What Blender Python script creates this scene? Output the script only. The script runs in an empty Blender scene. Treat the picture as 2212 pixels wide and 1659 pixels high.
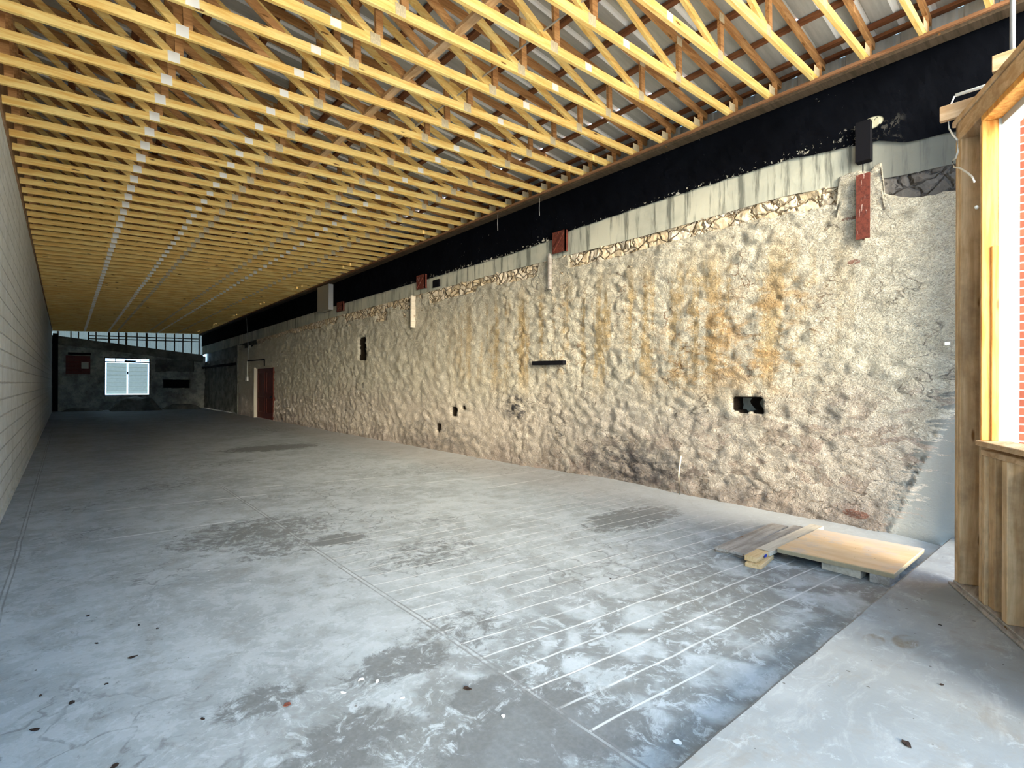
import bpy, bmesh, math, random
from mathutils import Vector, Matrix, noise as mn

sc = bpy.context.scene
COL = sc.collection
random.seed(7)

# ------------------------------------------------------------------ camera
EYE = Vector((0, 0, 1.603))
f_px, yaw, pitch, roll = 1106.615, 0.71681, 0.0014978, 0.0044978
cam_d = bpy.data.cameras.new('camera')
cam_d.sensor_fit = 'HORIZONTAL'; cam_d.sensor_width = 36.0
cam_d.lens = 36.0 * f_px / 2212.0
cam_d.clip_start = 0.02; cam_d.clip_end = 300
cam = bpy.data.objects.new('camera', cam_d); COL.objects.link(cam)
cy, sy, cp, sp = math.cos(yaw), math.sin(yaw), math.cos(pitch), math.sin(pitch)
F = Vector((sy*cp, cy*cp, sp)); R0 = Vector((cy, -sy, 0)); U0 = R0.cross(F)
cr, sr = math.cos(roll), math.sin(roll)
Rv = R0*cr + U0*sr; Uv = -R0*sr + U0*cr
m = Matrix((Rv, Uv, -F)).transposed().to_4x4(); m.translation = EYE
cam.matrix_world = m
sc.camera = cam

# ------------------------------------------------------------------ light
w = bpy.data.worlds.new('sky'); sc.world = w; w.use_nodes = True
bg = w.node_tree.nodes['Background']
bg.inputs['Color'].default_value = (0.42, 0.68, 1.0, 1); bg.inputs['Strength'].default_value = 4.0

def sun(name, direction, energy, angle, col):
    d = bpy.data.lights.new(name, 'SUN'); d.energy = energy; d.angle = math.radians(angle); d.color = col
    o = bpy.data.objects.new(name, d); COL.objects.link(o)
    o.rotation_euler = Vector(direction).to_track_quat('-Z', 'Y').to_euler(); return o
# added low fill sun standing for hazy sky, and the sun on the pavement outside
sun('low_fill_sun', (0.38, 1.0, -0.235), 9.5, 30, (1.0, 0.88, 0.66))
sun('high_sun', (0.12, 0.10, -1.0), 16.0, 2, (1.0, 0.93, 0.82))

vs = sc.view_settings
vs.view_transform = 'Standard'; vs.look = 'None'; vs.gamma = 1.0; vs.use_curve_mapping = False
vs.exposure = 0.45
sc.cycles.max_bounces = 4; sc.cycles.diffuse_bounces = 3; sc.cycles.glossy_bounces = 2; sc.cycles.transmission_bounces = 2
sc.cycles.use_adaptive_sampling = True; sc.cycles.adaptive_threshold = 0.1; sc.cycles.adaptive_min_samples = 16
sc.cycles.caustics_reflective = False; sc.cycles.caustics_refractive = False
sc.cycles.sample_clamp_indirect = 6

# ------------------------------------------------------------------ dimensions
XR, XL, YF = 6.713, -0.584, 38.5
TX, TY = 0.04326, -0.009587
def cz(x, y): return 4.9216 + TX*x + TY*y      # centre line of the truss bottom chords

# ------------------------------------------------------------------ node helper
class G:
    def __init__(s, name):
        s.m = bpy.data.materials.new(name); s.m.use_nodes = True
        s.t = s.m.node_tree; s.n = s.t.nodes; s.l = s.t.links
        s.b = s.n['Principled BSDF']
        s.geo = s.n.new('ShaderNodeNewGeometry'); s.P = s.geo.outputs['Position']
        s.tc = s.n.new('ShaderNodeTexCoord'); s.O = s.tc.outputs['Object']
    def set(s, sock, v):
        if v is None: return
        if isinstance(v, bpy.types.NodeSocket): s.l.new(v, sock)
        elif isinstance(v, (tuple, list)): sock.default_value = (*v, 1) if (len(v) == 3 and len(sock.default_value) == 4) else v
        else: sock.default_value = v
    def math(s, op, a, b=None, c=None, clamp=False):
        x = s.n.new('ShaderNodeMath'); x.operation = op; x.use_clamp = clamp
        s.set(x.inputs[0], a); s.set(x.inputs[1], b); s.set(x.inputs[2], c); return x.outputs[0]
    def add(s, a, b): return s.math('ADD', a, b)
    def sub(s, a, b): return s.math('SUBTRACT', a, b)
    def mul(s, a, b): return s.math('MULTIPLY', a, b)
    def lt(s, a, b): return s.math('LESS_THAN', a, b)
    def gt(s, a, b): return s.math('GREATER_THAN', a, b)
    def ss(s, v, lo, hi, a=0.0, b=1.0):
        x = s.n.new('ShaderNodeMapRange'); x.interpolation_type = 'SMOOTHSTEP'
        s.set(x.inputs[0], v); s.set(x.inputs[1], lo); s.set(x.inputs[2], hi); s.set(x.inputs[3], a); s.set(x.inputs[4], b)
        return x.outputs[0]
    def xyz(s, v):
        x = s.n.new('ShaderNodeSeparateXYZ'); s.l.new(v, x.inputs[0]); return x.outputs
    def vec(s, x, y, z):
        c = s.n.new('ShaderNodeCombineXYZ'); s.set(c.inputs[0], x); s.set(c.inputs[1], y); s.set(c.inputs[2], z); return c.outputs[0]
    def scale(s, v, k):
        x = s.n.new('ShaderNodeVectorMath'); x.operation = 'MULTIPLY'; s.l.new(v, x.inputs[0]); x.inputs[1].default_value = k; return x.outputs[0]
    def vadd(s, a, b):
        x = s.n.new('ShaderNodeVectorMath'); x.operation = 'ADD'; s.set(x.inputs[0], a); s.set(x.inputs[1], b); return x.outputs[0]
    def vscale(s, v, k):
        x = s.n.new('ShaderNodeVectorMath'); x.operation = 'SCALE'; s.l.new(v, x.inputs[0]); x.inputs['Scale'].default_value = k; return x.outputs[0]
    def noise(s, v, sc_, det=4, rough=0.55, dist=0, col=False):
        x = s.n.new('ShaderNodeTexNoise'); s.l.new(v, x.inputs['Vector'])
        x.inputs['Scale'].default_value = sc_; x.inputs['Detail'].default_value = det; x.inputs['Roughness'].default_value = rough
        x.inputs['Distortion'].default_value = dist
        return x.outputs['Color'] if col else x.outputs['Fac']
    def voro(s, v, sc_, feat='F1', out='Distance'):
        x = s.n.new('ShaderNodeTexVoronoi'); s.l.new(v, x.inputs['Vector']); x.feature = feat
        x.inputs['Scale'].default_value = sc_; return x.outputs[out]
    def mix(s, f, a, b, mode='MIX'):
        x = s.n.new('ShaderNodeMix'); x.data_type = 'RGBA'; x.blend_type = mode
        s.set(x.inputs[0], f); s.set(x.inputs[6], a); s.set(x.inputs[7], b); return x.outputs[2]
    def ramp(s, f, stops):
        x = s.n.new('ShaderNodeValToRGB'); s.l.new(f, x.inputs[0]); e = x.color_ramp.elements
        while len(e) < len(stops): e.new(0.5)
        for k, (p, c) in enumerate(stops): e[k].position = p; e[k].color = (*c, 1)
        return x.outputs[0]
    def warp(s, v, sc_, amt):
        c = s.noise(v, sc_, 3, .5, 0, True)
        return s.vadd(v, s.vscale(s.vadd(c, (-.5, -.5, -.5)), amt))
    def rnd(s):
        x = s.n.new('ShaderNodeObjectInfo'); return x.outputs['Random']
    def bump(s, h, st=.5, d=.02, prev=None):
        x = s.n.new('ShaderNodeBump'); s.l.new(h, x.inputs['Height']); x.inputs['Strength'].default_value = st
        x.inputs['Distance'].default_value = d
        if prev is not None: s.l.new(prev, x.inputs['Normal'])
        return x.outputs[0]
    def out(s, col, rough=.8, nrm=None, metal=0, spec=.3):
        s.set(s.b.inputs['Base Color'], col); s.set(s.b.inputs['Roughness'], rough); s.set(s.b.inputs['Metallic'], metal)
        s.b.inputs['Specular IOR Level'].default_value = spec
        if nrm is not None: s.l.new(nrm, s.b.inputs['Normal'])
        return s.m
    def ell(s, x, y, cx, cy_, rx, ry, soft=.5):
        """soft elliptical patch mask"""
        dx = s.mul(s.sub(x, cx), 1/rx); dy = s.mul(s.sub(y, cy_), 1/ry)
        d = s.add(s.mul(dx, dx), s.mul(dy, dy))
        return s.ss(d, 1.0, 1.0-soft, 0, 1)

def simple(name, col, rough=.7, metal=0, spec=.3):
    g = G(name); return g.out(col, rough, None, metal, spec)

# ------------------------------------------------------------------ materials
def mat_wood(name, base, dark, knot=(.22, .10, .03), grain=1.0, dirt=0.0, axis='x', var=.25):
    g = G(name); o = g.O
    r = g.rnd()
    off = g.vec(g.mul(r, 37.0), g.mul(r, 11.0), g.mul(r, 5.0))
    v = g.vadd(o, off)
    k = {'x': (1.2, 14, 14), 'z': (14, 14, 1.2), 'y': (14, 1.2, 14)}[axis]
    k2 = {'x': (2.2, 9, 9), 'z': (9, 9, 2.2), 'y': (9, 2.2, 9)}[axis]
    vs_ = g.scale(v, k)
    n = g.noise(vs_, 2.0*grain, 5, .6, .6)
    c = g.mix(g.ss(n, .35, .7), base, dark)
    fine = g.noise(g.scale(v, tuple(q*4 for q in k)), 2.5, 2, .5)
    c = g.mix(g.mul(g.ss(fine, .5, .75), .35), c, dark)
    kd = g.voro(g.warp(g.scale(v, k2), 1.5, .25), .9)
    c = g.mix(g.ss(kd, .12, .06), c, knot)
    c = g.mix(g.mul(g.sub(r, .5), var), c, (1, 1, 1), 'SOFT_LIGHT') if var else c
    if dirt:
        dn = g.noise(v, 3.0, 5, .65)
        c = g.mix(g.mul(g.ss(dn, .4, .7), dirt), c, (.10, .055, .025))
    return g.out(c, .62, g.bump(n, .25, .004), 0, .25)
M = {}
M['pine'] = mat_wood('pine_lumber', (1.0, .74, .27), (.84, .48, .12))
M['pine_dim'] = mat_wood('dimmed_pine_lumber', (.62, .33, .13), (.36, .16, .055))  # same pine browned, dimmer light among the webs put into the colour
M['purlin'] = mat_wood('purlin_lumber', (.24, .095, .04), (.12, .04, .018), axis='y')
M['frame'] = mat_wood('old_framing_lumber', (.74, .52, .30), (.52, .32, .15), dirt=.45, axis='z', grain=.7)
M['frame_y'] = mat_wood('old_framing_timber', (.70, .48, .28), (.48, .28, .13), dirt=.35, axis='y', grain=.7)
M['frame_x'] = mat_wood('old_framing_rail', (.70, .49, .29), (.48, .29, .14), dirt=.4, axis='x', grain=.7)
M['jamb'] = mat_wood('orange_jamb_lumber', (.72, .36, .09), (.50, .18, .03), axis='z')
M['plank'] = mat_wood('weathered_plank', (.46, .42, .38), (.26, .23, .20), dirt=.3, grain=.8)
M['plank_new'] = mat_wood('dusty_pale_board', (.68, .60, .48), (.50, .42, .32), grain=.8)
M['plank_cut'] = mat_wood('cut_pine_block', (.75, .56, .32), (.55, .36, .16), grain=.8)
M['plate'] = mat_wood('wall_plate_lumber', (.36, .18, .09), (.20, .09, .04), axis='y')
M['steel'] = simple('galvanised_plate', (.82, .82, .80), .42, .75, .5)
M['black_iron'] = simple('black_iron', (.006, .006, .008), .8, 0, .08)
M['white_pvc'] = simple('white_plastic', (.85, .83, .76), .5)
M['grey_wire'] = simple('grey_steel_wire', (.42, .42, .42), .4, .5)

def mat_plate_teeth():
    g = G('gusset_steel'); x = g.xyz(g.O)
    br = g.mul(g.gt(g.math('FRACT', g.mul(x[0], 95.0)), .62), g.gt(g.noise(g.scale(g.O, (60, 1, 25)), 1, 2), .46))
    c = g.mix(g.mul(br, .5), (.74, .62, .40), (.30, .24, .15))
    return g.out(c, .5, None, .1, .4)
M['gusset'] = mat_plate_teeth()
M['splice'] = simple('bright_zinc_plate', (.93, .91, .85), .45, .1, .5)

def mat_floor(slab=False):
    g = G('entry_slab_concrete' if slab else 'stained_concrete_floor'); x = g.xyz(g.P)
    X, Y = x[0], x[1]
    wp = g.warp(g.P, 1.2, .5)
    n1 = g.noise(g.P, .8, 4, .65); n2 = g.noise(wp, 4.0, 5, .7); n3 = g.noise(g.P, 40, 2, .6)
    if slab:
        c = g.mix(g.ss(n1, .35, .65), (.255, .27, .275), (.35, .365, .37))
        st = g.noise(g.scale(wp, (1.2, 5.0, 1)), 2.2, 6, .7)
        c = g.mix(g.mul(g.ss(st, .5, .72), .5), c, (.46, .47, .47))
        c = g.mix(g.mul(g.ss(n2, .52, .72), .45), c, (.25, .22, .18))
        br = g.math('MAXIMUM', g.ell(X, Y, 3.62, .88, .10, .06), g.ell(X, Y, 3.74, .75, .12, .07))
        br = g.mul(br, g.ss(n2, .35, .6)); c = g.mix(g.mul(br, .7), c, (.17, .12, .06))
        m1 = g.noise(g.warp(g.P, 2.2, .4), 8.0, 8, .78, .3)
        c = g.mix(g.mul(g.ss(m1, .54, .70), .55), c, (.26, .25, .23)); c = g.mix(g.mul(g.ss(m1, .46, .34), .5), c, (.48, .51, .54))
        sp_ = g.voro(g.warp(g.P, 8, .1), 9.0); c = g.mix(g.mul(g.lt(sp_, .07), .8), c, (.10, .09, .08))
        b = g.bump(g.add(g.mul(n2, .5), g.mul(n3, .2)), .35, .01)
        return g.out(c, .8, b)
    c = g.mix(g.ss(n1, .36, .66), (.29, .33, .35), (.42, .475, .51))
    # pale mottling with sharp scalloped edges
    c = g.mix(g.mul(g.ss(n2, .50, .56), .40), c, (.56, .61, .66))
    c = g.mix(g.mul(g.ss(n2, .46, .36), .55), c, (.22, .23, .225))
    # fine soot mottling and pale islands
    m1 = g.noise(g.warp(g.P, 2.2, .6), 9.0, 6, .78, .3); m2 = g.noise(g.P, .45, 3, .5)
    c = g.mix(g.mul(g.ss(m1, .55, .70), g.ss(m2, .40, .60, .25, .85)), c, (.17, .18, .18))
    c = g.mix(g.mul(g.ss(m1, .47, .36), .50), c, (.55, .61, .66))
    isl = g.voro(g.warp(g.warp(g.P, 2.0, .6), 9, .12), 2.1, 'DISTANCE_TO_EDGE')
    near = g.mul(g.ss(Y, 3.4, 2.0), g.ss(X, .2, 1.0))
    c = g.mix(g.mul(g.mul(g.ss(isl, .24, .05), g.ss(m1, .38, .50)), g.mul(near, .85)), c, (.10, .105, .10))
    # dark stains: places of their own, broken by noise
    sp = [(5.2, 3.7, .85, .42, .9), (2.13, 5.16, .35, .22, .9), (3.9, 13.6, 1.3, .7, .9), (1.47, 2.64, .35, .2, .8), (1.65, 1.75, .5, .28, 1.0),
          (.98, 2.21, .32, .22, .7), (1.67, 2.07, .25, .16, .9), (1.9, 1.55, .3, .25, .9), (.74, 2.76, .25, .15, .8), (1.95, 2.75, .45, .35, .5),
          (1.55, 6.0, .9, .7, .65), (1.6, 5.3, .5, .4, .6), (2.6, 4.2, .6, .5, .5), (1.0, 9.5, .8, .5, .4), (2.4, 11.5, 1.0, .6, .4), (5.6, 19, 1.0, 1.5, .5)]
    mk = None
    for (a, b_, rx, ry, k) in sp:
        e = g.mul(g.ell(X, Y, a, b_, rx*1.3, ry*1.3, 1.0), k)
        mk = e if mk is None else g.math('MAXIMUM', mk, e)
    n4 = g.noise(wp, 7.0, 5, .75, .4)
    dk = g.ss(g.add(g.mul(mk, .30), g.add(g.mul(n4, .4), g.mul(m1, .6))), .60, .72)
    c = g.mix(g.mul(dk, .85), c, (.055, .06, .06))
    m3 = g.noise(g.warp(g.P, 5, .25), 22, 5, .8)
    c = g.mix(g.mul(g.mul(g.ss(m3, .56, .66), g.ss(g.add(m1, g.mul(mk, .25)), .50, .62)), .65), c, (.07, .075, .075))
    # veiny cracks
    ve = g.voro(g.warp(g.warp(g.P, 3.0, .45), 12, .10), 3.2, 'DISTANCE_TO_EDGE')
    reg = g.ss(g.noise(g.P, .55, 3), .47, .60)
    reg = g.mul(reg, g.ss(Y, 16, 7))
    vein = g.mul(g.ss(ve, .05, .008), g.mul(reg, g.ss(n4, .38, .55)))
    c = g.mix(g.mul(vein, .75), c, (.09, .095, .10))
    # trowelled grooves running across the old slab, white with lime
    wv = g.mul(g.sub(g.noise(g.P, 1.3, 3), .5), .05)
    q = g.add(g.add(Y, g.mul(g.sub(X, 2.0), .10)), wv)
    fr = g.math('FRACT', g.mul(q, 1/.205))
    d = g.math('ABSOLUTE', g.sub(fr, .5))
    nb = g.noise(g.scale(g.P, (.9, 3.0, 1)), 1.6, 4, .6)
    region = g.mul(g.mul(g.ss(g.add(Y, wv), 1.36, 1.5), g.gt(X, 1.84)), g.mul(1.0, g.mul(g.ss(Y, 6.8, 4.5), g.ss(X, 6.4, 5.8))))
    ln = g.mul(g.mul(g.ss(d, .05, .02), region), g.ss(nb, .36, .52))
    ln2 = g.mul(g.mul(g.mul(g.gt(d, .03), g.lt(d, .055)), region), g.ss(nb, .5, .62))
    c = g.mix(g.mul(ln, .75), c, (.78, .80, .80)); c = g.mix(g.mul(ln2, .6), c, (.10, .10, .10))
    # long pale scratch lines across
    for (y0, sl, x0, x1) in [(7.4, -.22, 3.6, 6.6), (8.2, -.15, .3, 2.2), (6.7, -.05, .2, 1.5), (8.6, -.25, 2.2, 4.0), (6.25, -.1, 4.9, 6.5)]:
        dd = g.math('ABSOLUTE', g.sub(g.add(Y, g.mul(X, -sl)), y0 - sl*x0))
        lnm = g.mul(g.mul(g.gt(X, x0), g.lt(X, x1)), g.ss(dd, .022, .010))
        c = g.mix(g.mul(lnm, g.ss(nb, .35, .55)), c, (.74, .78, .80))
    # long joints
    for jx, jw, y1 in ((1.835, .012, 9.0), (-.34, .010, 24.0)):
        dj = g.math('ABSOLUTE', g.add(g.sub(X, jx), g.mul(wv, .6)))
        c = g.mix(g.mul(g.mul(g.lt(dj, jw*.6), g.lt(Y, y1)), g.mul(g.ss(nb, .35, .6), .4)), c, (.60, .63, .64))
        c = g.mix(g.mul(g.mul(g.lt(g.math('ABSOLUTE', g.sub(dj, jw*1.5)), jw*.5), g.lt(Y, y1)), g.mul(g.ss(nb, .3, .5, .4, 1.0), .7)), c, (.12, .12, .12))
    # brown dust near the stone wall, and white flecks
    c = g.mix(g.mul(g.ss(g.add(X, g.mul(n2, 1.5)), 5.6, 7.0), .45), c, (.40, .34, .29))
    c = g.mix(g.mul(g.mul(g.ss(g.add(X, g.mul(n4, .6)), 6.0, 6.75), g.ss(Y, 7.0, 2.0)), .6), c, (.60, .62, .62))
    fl = g.voro(g.warp(g.P, 6, .12), 5.5); c = g.mix(g.mul(g.lt(fl, .045), g.gt(g.noise(g.P, 2.2, 2), .52)), c, (.78, .80, .80))
    f2 = g.voro(g.warp(g.P, 9, .08), 7.3); c = g.mix(g.mul(g.lt(f2, .05), g.gt(g.noise(g.P, 1.7, 2), .54)), c, (.08, .07, .06))
    c = g.mix(.25, c, g.mix(n3, (.30, .31, .31), (.62, .64, .65)))
    h = g.add(g.mul(g.noise(g.P, 4.5, 5, .7), .5), g.mul(n3, .12))
    return g.out(c, g.ss(n2, .3, .7, .62, .85), g.bump(h, .45, .012), 0, .35)
M['floor'] = mat_floor(); M['slab'] = mat_floor(True)

def mat_whitewash():
    g = G('whitewashed_rubble'); x = g.xyz(g.P); Y, Z = x[1], x[2]
    P2 = g.scale(g.P, (1, 1, 1.9))
    nb = g.noise(g.P, 1.1, 4, .6); nm = g.noise(g.warp(P2, 3, .3), 5.0, 6, .7); nf = g.noise(P2, 26, 5, .7)
    c = g.mix(g.ss(nm, .3, .7), (.80, .73, .57), (.90, .84, .69))
    # ochre damp streaks
    strk = g.noise(g.scale(g.P, (1, 2.4, .22)), 1.6, 5, .65)
    zone = g.mul(g.mul(g.ss(Y, 12.5, 7.5), g.ss(Y, 1.2, 3.0)), g.mul(g.ss(Z, 1.1, 2.0), g.ss(Z, 3.75, 3.0)))
    och = g.mul(zone, g.ss(g.add(strk, g.mul(g.sub(nm, .5), .5)), .44, .62))
    c = g.mix(g.mul(och, .80), c, (.60, .41, .17))
    rz_ = g.mul(g.mul(g.ss(Y, 1.6, 2.6), g.ss(Y, 5.6, 3.6)), g.mul(g.ss(Z, 1.2, 1.9), g.ss(Z, 3.2, 2.5)))
    c = g.mix(g.mul(rz_, g.ss(g.add(nm, g.mul(g.sub(nb, .5), .8)), .42, .66, 0, .75)), c, (.66, .40, .17))
    # pink tinge low down, grey-mauve grime at the foot
    c = g.mix(g.mul(g.ss(g.add(Z, g.mul(nb, 1.6)), 2.7, 1.6), .45), c, (.62, .50, .44))
    gr = g.ss(g.add(g.add(Z, g.mul(nb, 1.3)), g.mul(nm, .8)), 1.60, 1.05)
    c = g.mix(g.mul(gr, .62), c, (.30, .24, .22))
    # bare stones showing through near the opening
    sp_ = g.vadd(g.warp(g.P, 2.5, .35), (0, 0, 0)); sv = g.scale(sp_, (1, 1, 2.0))
    cell = g.voro(sv, 3.6, 'F1', 'Color'); edge = g.voro(sv, 3.6, 'DISTANCE_TO_EDGE')
    cx = g.xyz(cell)
    bare = g.mul(g.gt(cx[0], .62), g.ss(g.add(g.mul(Y, .22), Z), 2.3, 1.5))
    bare = g.mul(bare, g.ss(nm, .40, .52))
    c = g.mix(g.mul(bare, .75), c, g.mix(cx[1], (.36, .29, .23), (.50, .38, .32)))
    # dirt and rust packed in the joints
    e2 = g.voro(g.warp(sv, 7, .16), 3.6, 'DISTANCE_TO_EDGE')
    crk = g.mul(g.ss(e2, .042, .008), g.ss(g.noise(g.P, 2.1, 4, .6), .50, .62))
    crk = g.mul(crk, g.ss(Y, 12, 5))
    c = g.mix(g.mul(crk, .75), c, g.mix(zone, (.07, .06, .05), (.24, .10, .03)))
    wr = g.noise(g.warp(g.scale(g.P, (1, 5, 9)), 1.2, 1.0), 3.2, 5, .7)
    ridge = g.math('ABSOLUTE', g.sub(wr, .5)); 
    c = g.mix(g.mul(g.mul(g.ss(ridge, .020, .004), g.ss(nf, .40, .54)), .8), c, (.20, .14, .085))
    wr2 = g.noise(g.warp(g.scale(g.P, (1, 9, 15)), 1.0, 1.2), 3.6, 4, .65); rd2 = g.math('ABSOLUTE', g.sub(wr2, .5))
    c = g.mix(g.mul(g.mul(g.ss(rd2, .03, .005), g.ss(Y, 18, 9)), .55), c, (.30, .22, .14))
    # smoke marks
    so = g.math('MAXIMUM', g.ell(Y, Z, 7.6, 1.15, .42, .36, .9), g.mul(g.ell(Y, Z, 2.05, 1.2, .16, .26, .9), .45))
    so = g.math('MAXIMUM', so, g.mul(g.ell(Y, Z, 4.9, .35, 1.4, .45, .9), .75))
    so = g.math('MAXIMUM', so, g.mul(g.ell(Y, Z, 10.5, .35, 2.6, .5, .9), .55))
    c = g.mix(g.mul(so, g.ss(nm, .40, .58)), c, (.085, .08, .085))
    # smooth cement patch in the near corner
    pat = g.ss(g.add(g.add(g.mul(g.sub(Y, 1.1), 1.5), g.mul(g.sub(Z, .9), .55)), g.mul(g.sub(g.noise(g.scale(g.P, (1, 1.5, 7)), 3.0, 5, .7), .5), 2.2)), .20, .06)
    c = g.mix(pat, c, (.36, .35, .31))
    # brick-red patches under the near steel post
    rp = g.math('MAXIMUM', g.ell(Y, Z, 1.87, 3.51, .09, .022, .3), g.ell(Y, Z, 1.83, 3.01, .07, .03, .3))
    rp = g.math('MAXIMUM', rp, g.ell(Y, Z, 1.80, .17, .14, .055, .3))
    c = g.mix(g.mul(g.mul(rp, g.ss(nf, .38, .5)), .85), c, (.30, .13, .09))
    hole = g.ss(x[0], XR+.05, XR+.10)
    c = g.mix(hole, c, (.022, .014, .008))
    h = g.add(g.add(g.mul(nm, .40), g.mul(nf, .30)), g.add(g.mul(wr, 1.0), g.mul(wr2, .45)))
    h = g.mul(h, g.ss(g.add(g.mul(g.sub(Y, 1.1), 1.5), g.mul(g.sub(Z, .9), .55)), .0, .25, .15, 1.0))
    return g.out(c, .85, g.bump(h, 1.0, .075), 0, .2)
M['whitewash'] = mat_whitewash()

def mat_bare_stone():
    g = G('bare_rubble_course'); x = g.xyz(g.P)
    sv = g.scale(g.warp(g.warp(g.P, 3, .3), 14, .05), (1, 1, 1.5))
    cx = g.xyz(g.voro(sv, 4.6, 'F1', 'Color')); e = g.voro(sv, 4.6, 'DISTANCE_TO_EDGE')
    c = g.mix(cx[0], (.60, .47, .30), (.74, .64, .50))
    nm = g.noise(g.P, 12, 5, .7)
    c = g.mix(g.mul(g.ss(nm, .45, .7), .4), c, (.42, .28, .14))
    c = g.mix(g.ss(e, .035, .008), c, (.13, .085, .045))
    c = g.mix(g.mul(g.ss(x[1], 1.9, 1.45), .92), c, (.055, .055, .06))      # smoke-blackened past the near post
    h = g.add(g.ss(e, 0, .14), g.mul(nm, .35))
    return g.out(c, .85, g.bump(h, .8, .05), 0, .2)
M['stone'] = mat_bare_stone()

def mat_beam():
    g = G('board_marked_concrete'); x = g.xyz(g.P); Y = x[1]
    v = g.noise(g.scale(g.P, (1, 5.0, .35)), 1.5, 6, .7); b_ = g.noise(g.P, 1.0, 4, .6)
    c = g.mix(g.ss(b_, .35, .65), (.40, .40, .33), (.56, .54, .43))
    c = g.mix(g.mul(g.ss(v, .50, .64), .85), c, (.115, .12, .10))
    fine = g.noise(g.scale(g.P, (1, 16, .6)), 2.0, 4, .6)
    c = g.mix(g.mul(g.mul(g.ss(fine, .58, .72), g.ss(g.noise(g.scale(g.P, (1, 1, .2)), .7, 3), .48, .62)), .8), c, (.06, .06, .055))
    c = g.mix(g.mul(g.ss(Y, 2.1, 1.4), .85), c, (.085, .09, .085))
    return g.out(c, .85, g.bump(g.add(v, g.noise(g.P, 25, 4)), .3, .01), 0, .2)
M['beam'] = mat_beam()

def mat_black():
    g = G('tarred_black_masonry'); x = g.xyz(g.P); Y, Z = x[1], x[2]
    n = g.noise(g.warp(g.P, 5, .15), 16, 6, .75)
    c = g.mix(g.noise(g.P, 2, 4), (.0015, .0015, .002), (.005, .006, .009))
    ed = g.math('MAXIMUM', g.sub(4.52, g.mul(Y, .04)), 4.20); hz = g.ss(g.sub(Z, ed), .16, .02)
    n2 = g.noise(g.P, 2.0, 3)
    thr = g.add(g.add(n, g.mul(hz, .13)), g.mul(g.sub(n2, .5), .22))
    fl = g.mul(g.mul(g.gt(thr, .70), g.ss(Y, 13, 8)), g.ss(g.add(Y, g.mul(n2, 1.5)), 2.2, 3.6))
    c = g.mix(fl, c, (.66, .62, .52))
    c = g.mix(g.mul(g.ell(Y, Z, 1.66, 4.52, .11, .07, .4), g.gt(n, .42)), c, (.52, .50, .36))
    return g.out(c, .9, g.bump(n, .5, .015), 0, .02)
M['black'] = mat_black()

def mat_block():
    g = G('whitewashed_block'); x = g.xyz(g.P); X, Y, Z = x
    wz = g.mul(g.sub(g.noise(g.P, 2, 3), .5), .02)
    row = g.math('FLOOR', g.mul(Z, 5.0))
    fz = g.math('ABSOLUTE', g.sub(g.math('FRACT', g.mul(g.add(Z, wz), 5.0)), .5))
    yy = g.add(g.mul(Y, 2.5), g.mul(g.math('MODULO', row, 2.0), .5))
    fy = g.math('ABSOLUTE', g.sub(g.math('FRACT', yy), .5))
    mort = g.math('MAXIMUM', g.ss(fz, .44, .49), g.ss(fy, .468, .492))
    n = g.noise(g.P, 6, 5, .65)
    c = g.mix(g.ss(n, .3, .7), (.76, .77, .69), (.88, .89, .83))
    stn = g.noise(g.scale(g.P, (1, 2.0, .4)), 1.5, 5, .6)
    c = g.mix(g.mul(g.ss(stn, .48, .7), .40), c, (.52, .51, .41))
    c = g.mix(g.mul(mort, .35), c, (.86, .87, .84))
    h = g.add(g.mul(mort, .9), g.mul(g.noise(g.scale(g.P, (1, 1, .5)), 12, 4, .7), .6))
    return g.out(c, .8, g.bump(h, .8, .03), 0, .25)
M['block'] = mat_block()

def mat_farwall(dark=1.0, name='far_rubble_wall'):
    g = G(name); x = g.xyz(g.P); X, Y, Z = x
    n = g.noise(g.P, 1.6, 6, .65); n2 = g.noise(g.P, 7, 5, .7)
    c = g.mix(g.ss(n, .35, .65), (.20*dark, .20*dark, .17*dark), (.46*dark, .46*dark, .38*dark))
    c = g.mix(g.mul(g.ss(n2, .5, .7), .5), c, (.09, .09, .075))
    return g.out(c, .85, g.bump(g.add(n, g.mul(n2, .5)), .8, .05), 0, .2)
M['far'] = mat_farwall(1.25)
M['recess'] = mat_farwall(.6, 'shaded_recess_wall')  # darker copy of the far wall, shade of the corner put into colour
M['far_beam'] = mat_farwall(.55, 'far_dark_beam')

def mat_brick(name, a, b_, mort, sc_=1.0, along='y'):
    g = G(name); x = g.xyz(g.P)
    u = x[1] if along == 'y' else x[0]
    br = g.n.new('ShaderNodeTexBrick'); g.l.new(g.vec(u, x[2], 0), br.inputs['Vector'])
    br.inputs['Color1'].default_value = (*a, 1); br.inputs['Color2'].default_value = (*b_, 1); br.inputs['Mortar'].default_value = (*mort, 1)
    br.inputs['Scale'].default_value = 1.0; br.inputs['Brick Width'].default_value = .21*sc_; br.inputs['Row Height'].default_value = .075*sc_
    br.inputs['Mortar Size'].default_value = .008*sc_; br.inputs['Mortar Smooth'].default_value = .2
    n = g.noise(g.P, 30, 4)
    c = g.mix(g.mul(g.ss(n, .5, .7), .3), br.outputs['Color'], (.12, .05, .03))
    return g.out(c, .8, g.bump(g.sub(1.0, br.outputs['Fac']), .5, .01), 0, .25)
M['brick'] = mat_brick('red_brick', (.46, .13, .07), (.30, .08, .045), (.60, .50, .42))
M['brick_infill'] = mat_brick('dull_brick_infill', (.20, .05, .04), (.14, .04, .035), (.16, .08, .07), 1.0, 'x')

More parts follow.
